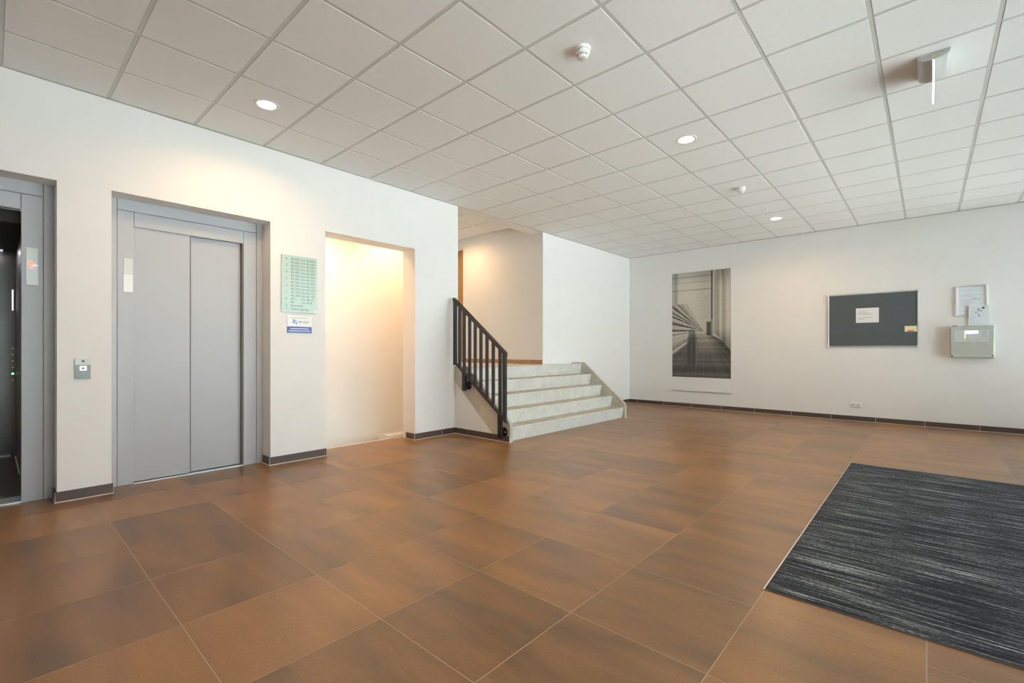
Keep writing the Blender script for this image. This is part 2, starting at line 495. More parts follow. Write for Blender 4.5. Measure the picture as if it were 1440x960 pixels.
skirting('baseboard_left', 'brown tile skirting along the foot of the lift wall', [
    ('y', 0, 1, [E1[1]-.012, E2[0]+.012]), ('x', E1[1], -1, [-.19, 0]),
    ('y', 0, 1, [E2[1]-.012, NI[0]+.012]), ('x', E2[1], -1, [-.19, 0]),
    ('y', 0, 1, [NI[1]-.012, 4.16, OP[0]-.065]), ('x', NI[1], -1, [-.19, 0]),
    ('y', 0, 1, [7.375, 7.8, 8.4, 9.0, L-.012]),
])
skirting('baseboard_back', 'brown tile skirting along the foot of the poster wall', [
    ('x', L, -1, [0.0] + [.19+.6*k for k in range(12)] + [R])])

# ---- stairwell behind the lit opening
sw = MB().box(-1.32, -1.12, 1.95, 4.36, -1.9, 3.2)
struct('wall_stairwell', sw, 'plaster', 'warmly lit white wall inside the stair opening', 'wall')
sw = MB().box(-1.12, -WT, 1.95, 2.05, -1.9, 3.2)
struct('wall_stairwell_end', sw, 'plaster', 'white end wall of the stairwell', 'wall')
struct('wall_stairwell_front', MB().box(-.40, -.33, 2.05, 4.36, -1.9, -.01), 'plaster', 'white wall below the stair opening threshold', 'wall')
struct('ceiling_stairwell', MB().box(-1.12, -WT, 2.05, 4.36, 3.0, 3.05), 'plaster', 'white ceiling over the stairwell', 'ceiling')
struct('floor_stairwell', MB().box(-1.12, -.40, 2.05, 4.36, -2.0, -1.9), 'grout', 'grey floor at the foot of the stairwell', 'floor')

# ---- raised landing and corridor behind the steps
struct('floor_landing', MB().box(-3.4, .205, 4.46, 6.436, .80, .925).box(0, .205, 6.436, 7.30, .80, .925), 'terrazzo', 'pale landing at the head of the steps', 'floor')
struct('wall_corridor_left', MB().box(-3.4, -WT, 4.36, 4.46, -.2, 3.6), 'plaster', 'white wall between stairwell and corridor', 'wall')
struct('wall_corridor_end', MB().box(-3.5, -3.4, 4.36, 6.6, -.2, 3.6), 'plaster', 'white wall closing the corridor', 'wall')
D0, D1, DZ = -3.06, -2.07, 3.235
wc = MB().box(D1, -WT, OP[1], OP[1]+.16, -.2, 3.6).box(-3.4, D0, OP[1], OP[1]+.16, -.2, 3.6).box(D0, D1, OP[1], OP[1]+.16, DZ, 3.6).box(D0, D1, OP[1], OP[1]+.16, -.2, .925)
struct('wall_corridor_right', wc, 'plaster', 'peach lit corridor wall beside the head of the steps', 'wall')
dr = struct('door_1', MB().box(D0+.03, D1-.03, OP[1]+.07, OP[1]+.115, .927, DZ-.03), 'oak', 'tall ochre wooden door in the corridor wall', 'door')
part('door_frame', MB().box(D1-.03, D1, OP[1]+.01, OP[1]+.15, .925, DZ).box(D0, D0+.03, OP[1]+.01, OP[1]+.15, .925, DZ).box(D0+.03, D1-.03, OP[1]+.01, OP[1]+.15, DZ-.03, DZ), 'oak', dr)
part('door_handle', MB().lathe((D0+.12, OP[1]+.07, 1.98), 'y', [(0, -.05), (.011, -.05), (.011, 0), (0, 0)], 12), 'steel_bright', dr)
make_ceiling('ceiling_corridor', -3.4, -WT, 4.46, 6.436, 3.447, [-WT-.3-.6*k for k in range(6)], [4.46+.2+.6*k for k in range(4)], 'peach lit suspended ceiling tiles of the corridor')
skirting('baseboard_corridor', 'orange brown skirting of the corridor above the steps', [
    ('x', OP[1], -1, [D1, -1.5, -.9, -.3, 0])], mat='skirting_wood', z=.925)

# ================================================================== STAIRCASE
ST0, ST1 = 4.40, 7.362
RH = .186
NX = [1.068, .857, .645, .432, .222]    # nosing positions
def skew(mb):
    for v in mb.bm.verts: v.co.x *= .992 * (1 + (v.co.y-5.88)*.0165)
    return mb
st = thing('staircase', (.6, 5.9, 0), 'five pale concrete steps with sloping stringers rising to the landing', 'staircase')
for k in range(5):
    z0, z1 = RH*k, RH*(k+1)
    back = NX[k+1]-.03 if k < 4 else .206
    prof = [(NX[k]-.035, z0+.002), (NX[k]-.004, z1-.022), (NX[k], z1-.010), (NX[k]-.006, z1-.001), (NX[k]-.014, z1), (back-.03, z1), (back-.03, z0+.002)]
    o = part('step', skew(MB().prism(prof, 'y', ST0+.045, ST1-.045)), 'terrazzo', st)
    o.data.materials.append(MATS['terrazzo_tread'])        # trodden, dirtier upper face
    for f in o.data.polygons:
        if f.normal.z > .6: f.material_index = 1
sl = (.945-.245)/(.262-1.09)
strg = [(.004, .955), (.262, .955), (1.078, .262), (1.098, .222), (1.098, .0), (.86, .0), (.77, .095), (.004, .735)]
part('stringer', skew(MB().prism(strg, 'y', ST0, ST0+.05)), 'terrazzo_stringer', st)
part('stringer', skew(MB().prism(strg, 'y', ST1-.05, ST1)), 'terrazzo_stringer', st)
tri = [(.004, .001), (.004, .735), (.77, .095), (.86, .001)]
part('side_panel', MB().prism(tri, 'y', ST0+.012, ST0+.045), 'plaster', st)
part('side_panel', MB().prism(tri, 'y', ST1-.045, ST1-.012), 'plaster', st)
skirting(None, None, [('x', ST0+.001, -1, [.004, .27, .87, 1.060])], parent=st)

# ---- steel balustrade
RY0, RY1 = 4.315, 4.345
rl = thing('handrail', (.55, 4.33, 0.0), 'black steel balustrade with upright bars fixed to the stair side', 'railing')
XA, XB = .062, 1.062
ZT = lambda x: 1.915 - (x-XA)*(1.915-1.150)/(XB-XA)
ZB = lambda x: 1.000 - (x-.13)*(1.000-.300)/(XB-.13) if x > .13 else 1.0
t = .040
part('top_rail', MB().prism([(XA, ZT(XA)), (XA+.012, ZT(XA)), (XB, ZT(XB)), (XB, ZT(XB)-t-.01), (XA, ZT(XA)-t-.004)], 'y', RY0-.008, RY1+.008), 'black_steel', rl)
part('bottom_rail', MB().prism([(XA, 1.0), (.13, 1.0), (XB, ZB(XB)), (XB, ZB(XB)-.045), (.115, .972), (XA, .972)], 'y', RY0, RY1), 'black_steel', rl)
bar_x = [.128, .222, .331, .439, .549, .662, .777, .897]
bar_x = [x+.034 for x in bar_x]
part('post', MB().prism([(XA, 1.0), (XA+.058, 1.0), (XA+.058, ZT(XA+.058)-t+.004), (XA, ZT(XA)-t+.004)], 'y', RY0, RY1), 'black_steel', rl)
part('post', MB().prism([(XB-.058, ZB(XB-.058)), (XB, ZB(XB)), (XB, ZT(XB)-t), (XB-.058, ZT(XB-.058)-t)], 'y', RY0, RY1), 'black_steel', rl)
for k, x in enumerate(bar_x):
    w = .044
    part('baluster', MB().prism([(x, ZB(x)-.01), (x+w, ZB(x+w)-.01), (x+w, ZT(x+w)-t+.004), (x, ZT(x)-t+.004)], 'y', RY0+.004, RY1-.004), 'black_steel', rl)
for k, zb in ((1, .62), (7, .055)):
    x = bar_x[k]
    p = part('mounting_post', MB().prism([(x-.006, zb), (x+.05, zb), (x+.05, ZB(x+.05)-.03), (x-.006, ZB(x)-.03)], 'y', RY0-.003, RY1+.003), 'black_gloss', rl)
    c = (x+.03, ST0, zb+.075)
    part('flange', MB().lathe(c, 'y', [(0, -.012), (.058, -.012), (.062, -.009), (.062, 0), (0, 0)], 28), 'black_gloss', p, smooth=True)
    part('spacer', MB().lathe(c, 'y', [(0, -.058), (.022, -.058), (.022, -.012), (0, -.012)], 16), 'black_gloss', p, smooth=True)
    part('bolt', MB().lathe((c[0]+.032, ST0-.012, c[2]), 'y', [(0, -.012), (.009, -.010), (.011, -.004), (.011, 0), (0, 0)], 12), 'steel_bright', p, smooth=True)

# ---- concrete kerb showing at the foot of the stair opening
kb = thing('stair_kerb', (-.45, 3.6, 0), 'pale concrete stair edge peeping over the threshold of the lit opening', 'kerb')
part('kerb', MB().prism([(-.70, -.30), (-.42, -.30), (-.42, .012), (-.62, .012), (-.70, -.02)], 'y', 3.60, 4.36), 'terrazzo', kb)
for k in range(6):
    part('step', MB().box(-1.10, -.70, 3.60-.24*k, 4.36 if k == 0 else 3.60-.24*(k-1), -.5-.19*k, -.16-.19*k), 'terrazzo', kb)

# ================================================================== LIFTS
XF = -.200
def lift_frame(root, y0, y1, ztop, zdoor=2.272):
    a, b = y0+.064, y1-.064          # casing inner edges
    c, d = y0+.178, y1-.184          # doorway
    g = .0025
    part('casing', MB().box(XF-.05, XF, y0, a-g, 0, ztop, bevel=.002), 'lift_grey', root)
    part('casing', MB().box(XF-.05, XF, b+g, y1, 0, ztop, bevel=.002), 'lift_grey', root)
    part('casing_head', MB().box(XF-.05, XF, a, b, ztop-.098, ztop, bevel=.002), 'lift_grey', root)
    part('jamb', MB().box(XF-.075, XF-.003, a, c, 0, ztop-.098-.003, bevel=.002), 'lift_grey', root)
    part('jamb', MB().box(XF-.075, XF-.003, d, b, 0, ztop-.098-.003, bevel=.002), 'lift_grey', root)
    part('lintel', MB().box(XF-.075, XF-.003, c+g, d-g, zdoor, ztop-.098-.003, bevel=.002), 'lift_grey', root)
    part('shadow_gap', MB().box(XF-.07, XF-.055, y0, c, 0, ztop).box(XF-.07, XF-.055, d, y1, 0, ztop).box(XF-.07, XF-.055, c, d, zdoor+.01, ztop), 'lift_dark', root)
    return c, d

def indicator(root, y0, y1, z0, z1, lit):
    x = XF-.003
    p = part('indicator', MB().box(x, x+.006, y0, y1, (z0+z1)/2+.008, z1, bevel=.0012), 'glass_plate', root)
    part('lower_glass', MB().box(x, x+.006, y0, y1, z0, (z0+z1)/2+.0075, bevel=.0012), 'glass_plate_low' if not lit else 'glass_plate', p)
    yc, zc = (y0+y1)/2 - (.006 if not lit else .004), (z0+z1)/2 + (-.02 if not lit else .012)
    s = .014 if not lit else .024
    up = [(yc-s, zc), (yc, zc+s*1.3), (yc+s, zc), (yc+s*.4, zc), (yc+s*.4, zc-s*1.1), (yc-s*.4, zc-s*1.1), (yc-s*.4, zc)]
    part('arrow', MB().prism(up, 'x', x+.006, x+.0068), 'led_red' if lit else 'led_red_dim', p)
    if lit:
        part('floor_mark', MB().box(x+.006, x+.007, yc+.002, y1-.002, zc-.006, zc-.001), 'ring_lit', p)

l2 = thing('elevator', (XF, 1.284, 0), 'closed grey two-panel elevator door with a light glass indicator on its jamb', 'elevator')
c, d = lift_frame(l2, *E2)
mid = 1.262
part('door_panel', MB().box(-.245, -.222, c-.03, mid, .012, 2.30, bevel=.003), 'lift_grey', l2)
part('door_panel', MB().box(-.285, -.258, mid-.05, d+.03, .012, 2.30, bevel=.003), 'lift_grey', l2)
part('gap_shade', MB().box(-.257, -.228, mid+.0005, mid+.009, .012, 2.28), 'gap_shade_grey', l2)  # dark strip added to draw the shaded seam between the panels
part('gap_shade', MB().box(-.257, -.212, d-.014, d, .012, 2.272), 'gap_shade_grey', l2)  # dark strip painting the shade between rear panel and jamb
part('sill', MB().box(-.32, -.206, c, d, .0, .006), 'aluminium', l2)
part('shaft_back', MB().box(-.34, -.325, E2[0], E2[1], 0, 2.52), 'lift_dark', l2)
indicator(l2, .766, .831, 1.690, 1.985, False)

l1 = thing('elevator', (XF, -.286, 0), 'open grey elevator with a dark steel car and a red lit indicator', 'elevator')
c, d = lift_frame(l1, *E1)
part('sill', MB().box(-.345, -.215, c, d, -.001, .010), 'aluminium', l1)
part('car_sill', MB().box(-.425, -.350, c, d, -.001, .010), 'aluminium', l1)
indicator(l1, .178, .245, 1.690, 1.982, True)
part('shaft_wall', MB().box(-.75, -WT, .19, .21, -.2, 2.6).box(-.75, -WT, -.86, -.84, -.2, 2.6).box(-.75, -WT, -.86, .21, 2.42, 2.46), 'lift_dark', l1)
CX, CY0, CY1, CZ = -2.57, -.82, .182, 2.272
part('car_floor', MB().box(CX-.02, -.425, CY0, CY1, -.02, .0), 'skirting_tile', l1)
part('car_back', MB().box(CX-.02, CX, CY0, CY1, 0, CZ+.02), 'brushed_steel', l1)
part('car_side', MB().box(CX, -.45, CY1, CY1+.02, 0, CZ+.02), 'brushed_steel', l1)
part('car_side', MB().box(CX, -.45, CY0-.02, CY0, 0, CZ+.02), 'brushed_steel', l1)
cc = part('car_ceiling', MB().box(CX, -.425, CY0, CY1, CZ, CZ+.03), 'lift_dark', l1)
part('car_header', MB().box(-.45, -.43, CY0, CY1, 2.20, CZ).box(-.465, -.45, CY0, CY1, 2.235, CZ), 'lift_dark', l1)
part('kick_strip', MB().box(CX, CX+.01, CY0, CY1-.03, 0, .022), 'aluminium', l1)
part('floor_edge', MB().box(CX, -1.4, CY1-.012, CY1, 0, .004), 'caulk', l1)
cop = part('corner_column', MB().box(CX, CX+.03, .140, CY1, 0, CZ), 'brushed_steel', l1)
part('car_display', MB().box(CX+.03, CX+.034, .150, .162, 1.62, 1.85), 'ring_lit', cop)
for k in range(6):
    part('car_button', MB().lathe((CX+.03, .156, 1.20-.07*k), 'x', [(.010, 0), (.010, .005), (0, .005)], 12), 'led_green' if k == 4 else 'steel_bright', cop)
lp = part('car_lamp', MB().box(-2.52, -2.47, CY0+.1, CY1-.1, CZ-.012, CZ), 'screen', l1)
ld = bpy.data.lights.new('car_light', 'AREA'); ld.shape = 'RECTANGLE'; ld.size = .05; ld.size_y = .75; ld.energy = 4.0; ld.color = (1, .97, .92)
lo = bpy.data.objects.new('car_light', ld); COL.objects.link(lo); lo.parent = l1; lo.location = Vector((-2.35, -.32, CZ-.03)) - l1.location

# ---- call panel on the pier between the lifts
cp = thing('call_panel', (0, .485, .954), 'small two-tone grey lift call panel with a lit square button', 'call panel')
part('upper_plate', MB().box(0, .014, .437, .532, 1.062, 1.114, bevel=.0015), 'call_plate_light', cp)
part('lower_plate', MB().box(0, .011, .438, .531, .954, 1.061, bevel=.0015), 'call_plate_dark', cp)
bt = part('button', MB().box(.011, .015, .466, .507, 1.020, 1.053, bevel=.003, seg=2), 'ring_lit', cp)
part('button_face', MB().box(.0145, .0165, .474, .498, 1.026, 1.046, bevel=.001), 'button_face', bt)
em = MB().lathe((.014, .486, 1.094), 'x', [(.0, .0012), (.0085, .0012), (.0085, 0)], 20).box(.014, .0152, .477, .481, 1.080, 1.087).box(.014, .0152, .491, .495, 1.080, 1.087)
part('emblem', em, 'ink', cp)

# ---- directory plate and management sign
NX_, RY_ = (1, 0, 0), (0, 1, 0)
dp = thing('directory_sign', (0, 2.2, 1.582), 'pale green glass floor directory listing house numbers beside the lift', 'sign')
part('glass_plate', MB().box(.006, .014, 2.010, 2.388, 1.582, 2.183, bevel=.0015), 'directory_glass', dp)
for yy in (2.03, 2.368):
    for zz in (1.60, 2.165):
        part('standoff', MB().lathe((0, yy, zz), 'x', [(.007, 0), (.007, .017), (0, .018)], 14), 'steel_bright', dp, smooth=True)
rows = [('6', '45-601 t/m 45-605'), ('', '45-602 t/m 45-624'), ('5', '45-501 t/m 45-505'), ('', '45-502 t/m 45-524'),
        ('4', '45-401 t/m 45-405'), ('', '45-402 t/m 45-424'), ('3', '45-301 t/m 45-315'), ('', '45-302 t/m 45-324'),
        ('2', '45-201 t/m 45-213'), ('', '45-202 t/m 45-224'), ('1', '45-107 t/m 45-115'), ('', '45-104 t/m 45-124'),
        ('0', ('45-1', 't/m 45-15')), ('', ('45', 't/m 45-8')), ('E', 'Entreehal'), ('-1', 'Parkeergarage')]
for i, (a, b) in enumerate(rows):
    z = 2.135 - i*.0352
    if a: lettering(dp, a, .032, (.014, 2.062, z), RY_, NX_, 'directory_text', align='CENTER')
    if isinstance(b, tuple):
        lettering(dp, b[0], .034, (.014, 2.105, z), RY_, NX_, 'directory_text')
        lettering(dp, b[1], .034, (.014, 2.215, z), RY_, NX_, 'directory_text')
    else:
        lettering(dp, b, .034, (.014, 2.105, z), RY_, NX_, 'directory_text')

ms = thing('management_sign', (0, 2.2, 1.362), 'small white plate with a blue logo and blue text band under the directory', 'sign')
part('plate', MB().box(0, .008, 2.070, 2.332, 1.362, 1.543, bevel=.001), 'acrylic', ms)
part('blue_band', MB().box(.008, .0086, 2.070, 2.332, 1.365, 1.432), 'sign_blue', ms)
part('band_print', MB().box(.0086, .009, 2.102, 2.300, 1.406, 1.414).box(.0086, .009, 2.088, 2.315, 1.382, 1.390), 'paper_blue', ms)
part('faint_print', MB().box(.008, .0082, 2.10, 2.30, 1.520, 1.526), 'ink_soft', ms)
part('logo_mark', MB().prism([(2.122, 1.475), (2.140, 1.500), (2.155, 1.492), (2.148, 1.470), (2.135, 1.462)], 'x', .008, .0086).prism([(2.150, 1.500), (2.165, 1.505), (2.172, 1.480), (2.158, 1.490)], 'x', .008, .0086), 'logo_light_blue', ms)
part('logo_mark', MB().prism([(2.128, 1.500), (2.142, 1.510), (2.150, 1.498), (2.138, 1.492)], 'x', .008, .0088).prism([(2.155, 1.482), (2.170, 1.474), (2.176, 1.458), (2.160, 1.458)], 'x', .008, .0088), 'logo_blue', ms)
lettering(ms, 'MVGM', .038, (.008, 2.185, 1.468), RY_, NX_, 'logo_navy', stretch=1.05)

# ================================================================== CEILING FITTINGS
def downlight(x, y, z, label, watts=DOWNLIGHT_W, group='recessed downlights', name='downlight', color=WARM):
    r = thing(name, (x, y, z), label, 'ceiling light', group)
    part('trim_ring', MB().lathe((x, y, z), 'z', [(.070, 0), (.072, -.005), (.094, -.004), (.097, 0)], 40), 'white_plastic', r, smooth=True)
    part('diffuser', MB().lathe((x, y, z), 'z', [(.071, -.001), (.071, -.003), (0, -.004)], 40), 'lamp_warm', r)
    d = bpy.data.lights.new('downlight_lamp', 'AREA'); d.shape = 'DISK'; d.size = .14; d.energy = watts; d.color = color; d.spread = math.radians(158)
    o = bpy.data.objects.new('downlight_lamp', d); COL.objects.link(o); o.parent = r; o.location = (0, 0, -.008)
    return r
downlight(.871, 1.547, H, 'round glowing downlight in the ceiling in front of the closed lift')
downlight(3.256, 4.553, H, 'round glowing downlight between the two white smoke detectors')
downlight(3.242, 8.225, H, 'round glowing downlight beside the tiny green ceiling sensor')
downlight(3.25, .95, H, 'round glowing downlight over the tiles before the open lift')
downlight(-1.75, 5.75, 3.447, 'round glowing downlight in the corridor ceiling', watts=16)
downlight(-.72, 2.72, 3.0, 'round glowing downlight above the open end of the stairwell', watts=13.5)
downlight(-.75, 3.98, 3.0, 'unseen downlight added above the stairwell steps to even the wall light', watts=8.5)  # extra lamp added out of view to even the stairwell wall light

def smoke_detector(x, y, label):
    r = thing('smoke_detector', (x, y, H), label, 'smoke detector', 'smoke detectors')
    part('base', MB().lathe((x, y, H), 'z', [(.054, 0), (.054, -.012), (.050, -.016), (0, -.016)], 36), 'white_plastic', r, smooth=True)
    part('gap_ring', MB().lathe((x, y, H), 'z', [(.044, -.016), (.044, -.021), (0, -.021)], 30), 'shadow_trim', r)
    part('body', MB().lathe((x, y, H), 'z', [(.045, -.0205), (.049, -.026), (.047, -.040), (.040, -.047), (0, -.047)], 36), 'white_plastic', r, smooth=True)
    for k in range(10):
        a = 2*math.pi*k/10
        part('vent_rib', MB().box(x+.030*math.cos(a)-.004, x+.030*math.cos(a)+.004, y+.030*math.sin(a)-.004, y+.030*math.sin(a)+.004, H-.060, H-.046), 'white_plastic', r)
    part('cap', MB().lathe((x, y, H), 'z', [(.034, -.058), (.036, -.062), (.030, -.070), (.014, -.075), (0, -.0755)], 30), 'white_plastic', r, smooth=True)
    part('status_led', MB().lathe((x-.025, y-.028, H-.046), 'z', [(.004, 0), (.004, -.006), (0, -.007)], 10), 'sticker_red', r)
smoke_detector(3.262, 2.705, 'white domed smoke detector in the tile before the closed lift side')
smoke_detector(3.248, 6.377, 'white domed smoke detector between the two downlights of the hall')

sn = thing('ceiling_sensor', (3.258, 7.594, H), 'tiny round ceiling sensor with a green light near the poster wall', 'sensor')
part('sensor_disc', MB().lathe((3.258, 7.594, H), 'z', [(.026, 0), (.024, -.008), (0, -.010)], 24), 'white_plastic', sn, smooth=True)
part('led', MB().lathe((3.264, 7.588, H-.009), 'z', [(.008, 0), (.007, -.004), (0, -.005)], 12), 'led_green', sn)

# ---- emergency exit light: half-round housing and edge-lit blade
ex = thing('emergency_light', (5.06, 4.54, H), 'silver half-round emergency light with a hanging bright acrylic blade', 'emergency light')
EY0, EY1, EX0, EX1 = 4.365, 4.725, 4.972, 5.142
xc, hw = (EX0+EX1)/2, (EX1-EX0)/2
prof = [(xc+hw*math.cos(math.pi*(1+k/16)), H-.014-.034*math.sin(math.pi*k/16)**.8 if 0 < k < 16 else H-.014) for k in range(17)]
part('base_plate', MB().box(EX0-.003, EX1+.003, EY0-.003, EY1+.003, H-.014, H, bevel=.002), 'exit_body', ex)
hs = part('housing', MB().prism(prof, 'y', EY0, EY1), 'exit_body', ex, smooth=True)
part('test_button', MB().lathe((xc, EY0, H-.026), 'y', [(.009, 0), (.009, -.004), (0, -.005)], 14), 'brass', hs)
bl = part('blade', MB().box(xc-.004, xc+.004, EY0+.012, EY1-.012, H-.215, H-.05), 'acrylic', ex)
part('lit_edge', MB().box(xc-.0045, xc+.0045, EY0+.008, EY0+.012, H-.215, H-.03).box(xc-.0045, xc+.0045, EY0+.008, EY1-.008, H-.219, H-.215), 'blade_edge', bl)

# ================================================================== BACK WALL FITTINGS
XR, YN = (1, 0, 0), (0, -1, 0)
# ---- poster: plain generic monochrome print (stand-in)
ps = thing('poster', (1.58, L, .325), 'tall black and white printed banner with a white foot strip on the wall', 'poster')
part('backing', MB().box(.980, 2.168, L-.004, L, .325, 2.788), 'poster_white', ps)
part('bottom_bar', MB().box(.976, 2.170, L-.014, L, .322, .345, bevel=.003), 'aluminium', ps)
part('top_bar', MB().box(.976, 2.170, L-.010, L, 2.780, 2.797, bevel=.003), 'white_plastic', ps)
def poster_print():
    px0, px1, pz0, pz1 = .994, 2.164, .622, 2.784
    nx, nz = 96, 176
    bm = bmesh.new(); lay = bm.loops.layers.color.new('tone')
    V = [[bm.verts.new((px0+(px1-px0)*i/nx, L-.0046, pz0+(pz1-pz0)*j/nz)) for i in range(nx+1)] for j in range(nz+1)]
    rnd = random.Random(3)
    col_n = [rnd.random() for _ in range(60)]; row_n = [rnd.random() for _ in range(200)]
    def sm(a, b, x):
        t = min(1, max(0, (x-a)/(b-a))); return t*t*(3-2*t)
    tab = [rnd.random() for _ in range(400)]
    def noise1(x):
        k = math.floor(x); t = x-k; t = t*t*(3-2*t)
        return tab[k % 400]*(1-t) + tab[(k+1) % 400]*t
    def tone(u, v):
        # an empty aisle in perspective: pale end wall, dark plank floor, curtained side and slanting racks
        g = .66 + .05*math.sin(7*u) - .10*sm(.86, 1, v)
        du, dv = u-.55, (v-.44)*1.85
        ang = math.degrees(math.atan2(dv, du)); dist = math.hypot(du, dv)
        if u < .10 and v > .60: g -= .22*noise1(u*140)
        if v < .44 and -142 < ang < -28:
            pl = .20 + .16*noise1(v*60) + .25*sm(.55, 0, dist) - .10*sm(-70, -30, ang)
            g = pl + .06*noise1(ang*.5)
        elif u < .55 and abs(ang) > 120 and v < .70:
            row = noise1(ang*.55+50); fine = noise1(u*70+v*31)
            g = .62 - .52*sm(.45, .95, row)*(.55+.45*fine) - .10*sm(.30, .05, v)
        if u > .70 and v > .44-.62*(u-.70):
            g = .50 + .22*noise1(u*46+200) - .20*sm(.80, 1, v)*noise1(u*30) - .22*sm(.50, .30, v)
        if .675 < u < .705 and v > .40: g *= .48 if v > .55 else .72
        if .60 < u < .68 and .40 < v < .52: g *= .42
        for h in (.83, .90, .955):
            if abs(v-h) < .004 and u < .70: g *= .80
        d = math.hypot((u-.36)/.11, (v-.26)/.21)   # covered stand in the aisle
        if d < 1: g = g*d**4 + (1-d**4)*(.14+.28*noise1(u*38+90))
        return max(.03, min(.80, (g + .05*(rnd.random()-.5))*1.16))
    for j in range(nz):
        for i in range(nx):
            f = bm.faces.new((V[j][i], V[j][i+1], V[j+1][i+1], V[j+1][i]))
            g = tone((i+.5)/nx, (j+.5)/nz); g2 = g
            for lp in f.loops: lp[lay] = (g2, g2*.965, g2*.90, 1)
    me = bpy.data.meshes.new('print'); bm.to_mesh(me); bm.free()
    m, nt, b = new_mat('poster_print')
    a = nt.nodes.new('ShaderNodeVertexColor'); a.layer_name = 'tone'
    nt.links.new(a.outputs['Color'], b.inputs['Base Color']); b.inputs['Roughness'].default_value = .5
    me.materials.append(m)
    o = bpy.data.objects.new('print', me); COL.objects.link(o); o.parent = ps; o.location = -ps.location
poster_print()

# ---- noticeboard
nb = thing('noticeboard', (4.33, L, 1.232), 'dark grey felt noticeboard in a thin aluminium frame', 'noticeboard')
BX0, BX1, BZ0, BZ1 = 3.740, 4.919, 1.232, 2.118
part('felt', MB().box(BX0+.01, BX1-.01, L-.014, L, BZ0+.01, BZ1-.01), 'felt', nb)
w = .018
part('frame_rail', MB().box(BX0, BX1, L-.02, L, BZ1-w, BZ1, bevel=.003), 'aluminium', nb)
part('frame_rail', MB().box(BX0, BX1, L-.02, L, BZ0, BZ0+w, bevel=.003), 'aluminium', nb)
part('frame_rail', MB().box(BX0, BX0+w, L-.02, L, BZ0+w, BZ1-w, bevel=.003), 'aluminium', nb)
part('frame_rail', MB().box(BX1-w, BX1, L-.02, L, BZ0+w, BZ1-w, bevel=.003), 'aluminium', nb)
for xx in (BX0+.006, BX1-.006):
    for zz in (BZ0+.006, BZ1-.006):
        part('corner_cap', MB().box(xx-.016, xx+.016, L-.023, L, zz-.016, zz+.016, bevel=.004), 'white_plastic', nb)
no = thing('notice', (4.27, L-.014, 1.60), 'white printed sheet pinned in the middle of the noticeboard', 'paper')
part('sheet', MB().box(4.132, 4.432, L-.0160, L-.0142, 1.632, 1.872), 'paper', no)
pr = MB()
for i, (zz, ln) in enumerate(((1.812, .11), (1.790, .15), (1.768, .19), (1.712, .18), (1.686, .08))):
    pr.box(4.158, 4.158+ln, L-.0164, L-.0160, zz-.004, zz+.004)
part('print', pr, 'ink_soft', no)
for xx in (4.15, 4.415):
    part('pin', MB().lathe((xx, L-.016, 1.862), 'y', [(.006, 0), (.006, -.006), (0, -.008)], 10), 'white_plastic', no)
sk = thing('sticker', (4.83, L-.014, 1.51), 'small pale yellow card with red print in the noticeboard corner', 'sticker')
part('card', MB().box(4.752, 4.902, L-.0160, L-.0142, 1.470, 1.560), 'sticker_yellow', sk)
part('red_print', MB().box(4.785, 4.860, L-.0164, L-.0160, 1.474, 1.492), 'sticker_red', sk)

# ---- framed document
fr = thing('document_frame', (5.50, L, 1.685), 'aluminium framed document on the wall above the fire alarm panel', 'frame')
FX0, FX1, FZ0, FZ1 = 5.329, 5.672, 1.685, 2.126
part('sheet', MB().box(FX0+.02, FX1-.02, L-.010, L, FZ0+.012, FZ1-.012), 'paper_blue', fr)
part('side_rail', MB().box(FX0, FX0+.026, L-.022, L, FZ0, FZ1, bevel=.004), 'white_plastic', fr)
part('side_rail', MB().box(FX1-.026, FX1, L-.022, L, FZ0, FZ1, bevel=.004), 'white_plastic', fr)
part('top_rail', MB().box(FX0+.026, FX1-.026, L-.016, L, FZ1-.014, FZ1), 'aluminium', fr)
part('bottom_rail', MB().box(FX0+.026, FX1-.026, L-.016, L, FZ0, FZ0+.014), 'aluminium', fr)
pr = MB()
rr = random.Random(5)
for i in range(14):
    z = FZ1-.06-i*.024
    if rr.random() < .75: pr.box(FX0+.05, FX0+.05+.08+.15*rr.random(), L-.0104, L-.010, z-.002, z+.002)
pr.box(FX0+.17, FX0+.27, L-.0106, L-.010, 1.925, 1.932).box(FX0+.19, FX0+.22, L-.0106, L-.010, 1.935, 1.946)
part('print', pr, 'ink_soft', fr)
pa = thing('leaflet', (5.58, L-.024, 1.545), 'white leaflet with small black symbols tucked over the framed document', 'paper')
part('sheet', MB().box(5.472, 5.680, L-.0270, L-.0230, 1.536, 1.832), 'paper_blue', pa)
pr = MB().lathe((5.622, L-.0270, 1.795), 'y', [(.016, 0), (.016, -.0006), (0, -.0006)], 18)
for (xx, zz, w) in ((5.575, 1.778, .030), (5.573, 1.752, .016), (5.600, 1.752, .022), (5.548, 1.728, .014), (5.572, 1.704, .016), (5.584, 1.676, .018)):
    pr.box(xx-w/2, xx+w/2, L-.0276, L-.0270, zz-.006, zz+.006)
part('print', pr, 'ink', pa)
part('print_lines', (lambda m: [m.box(5.49, 5.53+.01*(i % 3), L-.0274, L-.0270, 1.80-.03*i, 1.803-.03*i) for i in range(8)] and m)(MB()), 'ink_soft', pa)

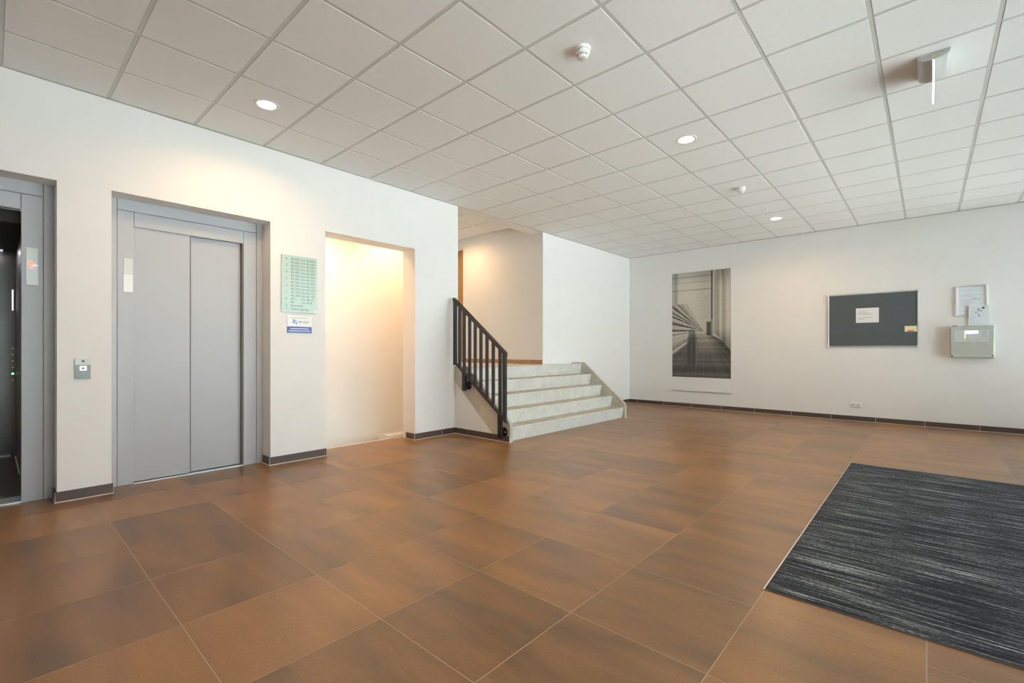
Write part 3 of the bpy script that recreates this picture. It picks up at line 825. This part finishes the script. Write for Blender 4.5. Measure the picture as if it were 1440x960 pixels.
# ---- fire alarm panel
al = thing('alarm_panel', (5.50, L, 1.065), 'grey green fire alarm control panel with a lit display on the wall', 'alarm panel')
AX0, AX1, AZ0, AZ1, AD = 5.272, 5.734, 1.065, 1.533, .10
part('case', MB().box(AX0, AX1, L-AD+.018, L, AZ0, AZ1, bevel=.004), 'panel_case', al)
dr_ = part('front_door', MB().box(AX0+.006, AX1-.006, L-AD, L-AD+.0185, AZ0+.008, AZ1-.02, bevel=.004), 'panel_face', al)
part('lower_cover', MB().box(AX0+.012, AX1-.012, L-AD-.004, L-AD, AZ0+.014, 1.290, bevel=.002), 'panel_face', al)
wn = part('display_field', MB().box(AX0+.046, AX1-.055, L-AD-.003, L-AD, 1.302, 1.472), 'panel_window', al)
part('screen', MB().box(5.425, 5.565, L-AD-.006, L-AD-.003, 1.418, 1.462), 'screen', wn)
for zz in (1.402, 1.380, 1.358):
    part('led', MB().lathe((5.428, L-AD-.003, zz), 'y', [(.006, 0), (.006, -.003), (0, -.004)], 10), 'led_amber', wn)
kp = MB()
for i in range(3):
    for j in range(4):
        kp.box(5.605+.016*i, 5.617+.016*i, L-AD-.005, L-AD-.003, 1.372+.022*j, 1.386+.022*j)
part('keypad', kp, 'ink_soft', wn)
pr = MB()
for i in range(8): pr.box(AX0+.06, AX0+.10+.02*((i*7) % 3), L-AD-.0036, L-AD-.003, 1.452-.017*i, 1.455-.017*i)
for i in range(4): pr.box(5.44, 5.50, L-AD-.0036, L-AD-.003, 1.348-.010*i, 1.351-.010*i)
pr.box(5.53, 5.60, L-AD-.0036, L-AD-.003, 1.336, 1.343)
part('print', pr, 'ink_soft', wn)
for xx, zz in ((AX0+.024, AZ0+.030), (AX1-.022, AZ0+.040)):
    part('lock', MB().lathe((xx, L-AD-.004, zz), 'y', [(.010, 0), (.010, -.004), (0, -.004)], 14), 'ink', al)
part('lock', MB().lathe((AX1-.045, L-AD, 1.272), 'y', [(.012, -.003), (.012, -.010), (0, -.010)], 14), 'steel_bright', al)
part('maker_strip', MB().box(AX0+.04, AX0+.11, L-AD-.0046, L-AD-.004, AZ0+.026, AZ0+.034).box(AX1-.09, AX1-.035, L-AD-.0046, L-AD-.004, AZ0+.022, AZ0+.030), 'paper_blue', al)
part('cable_gland', MB().box(AX0+.025, AX0+.075, L-.06, L-.03, AZ1, AZ1+.010), 'ink', al)

# ---- double wall socket
so_ = thing('wall_socket', (4.126, L, .23), 'white double wall socket above the skirting under the noticeboard', 'socket')
part('plate', MB().box(4.047, 4.205, L-.014, L, .230, .312, bevel=.004), 'socket_white', so_)
for xx in (4.088, 4.164):
    w_ = part('well', MB().lathe((xx, L-.014, .271), 'y', [(.030, 0), (.030, -.004), (.022, -.006), (.021, -.0015), (0, -.0015)], 24), 'white_plastic', so_, smooth=True)
    part('pin_hole', MB().lathe((xx-.008, L-.0155, .271), 'y', [(.0045, 0), (.0045, -.0006), (0, -.0006)], 8).lathe((xx+.008, L-.0155, .271), 'y', [(.0045, 0), (.0045, -.0006), (0, -.0006)], 8), 'ink', w_)

# ================================================================== ENTRANCE MAT
mt = thing('entrance_mat', (5.8, 4.26, 0), 'charcoal entrance mat with pale grey streaks in a thin metal edge', 'mat')
MX0, MX1, MY0, MY1 = 4.424, 7.20, 2.542, 5.978
part('carpet', MB().box(MX0+.006, MX1-.006, MY0+.006, MY1-.006, .0002, .008), 'carpet', mt)
for q in ((MX0, MX0+.006, MY0, MY1), (MX1-.006, MX1, MY0, MY1), (MX0+.006, MX1-.006, MY0, MY0+.003), (MX0+.006, MX1-.006, MY1-.003, MY1)):
    part('edge_strip', MB().box(*q, .0002, .0065), 'aluminium' if q[1]-q[0] < .01 else 'frame_dark', mt)
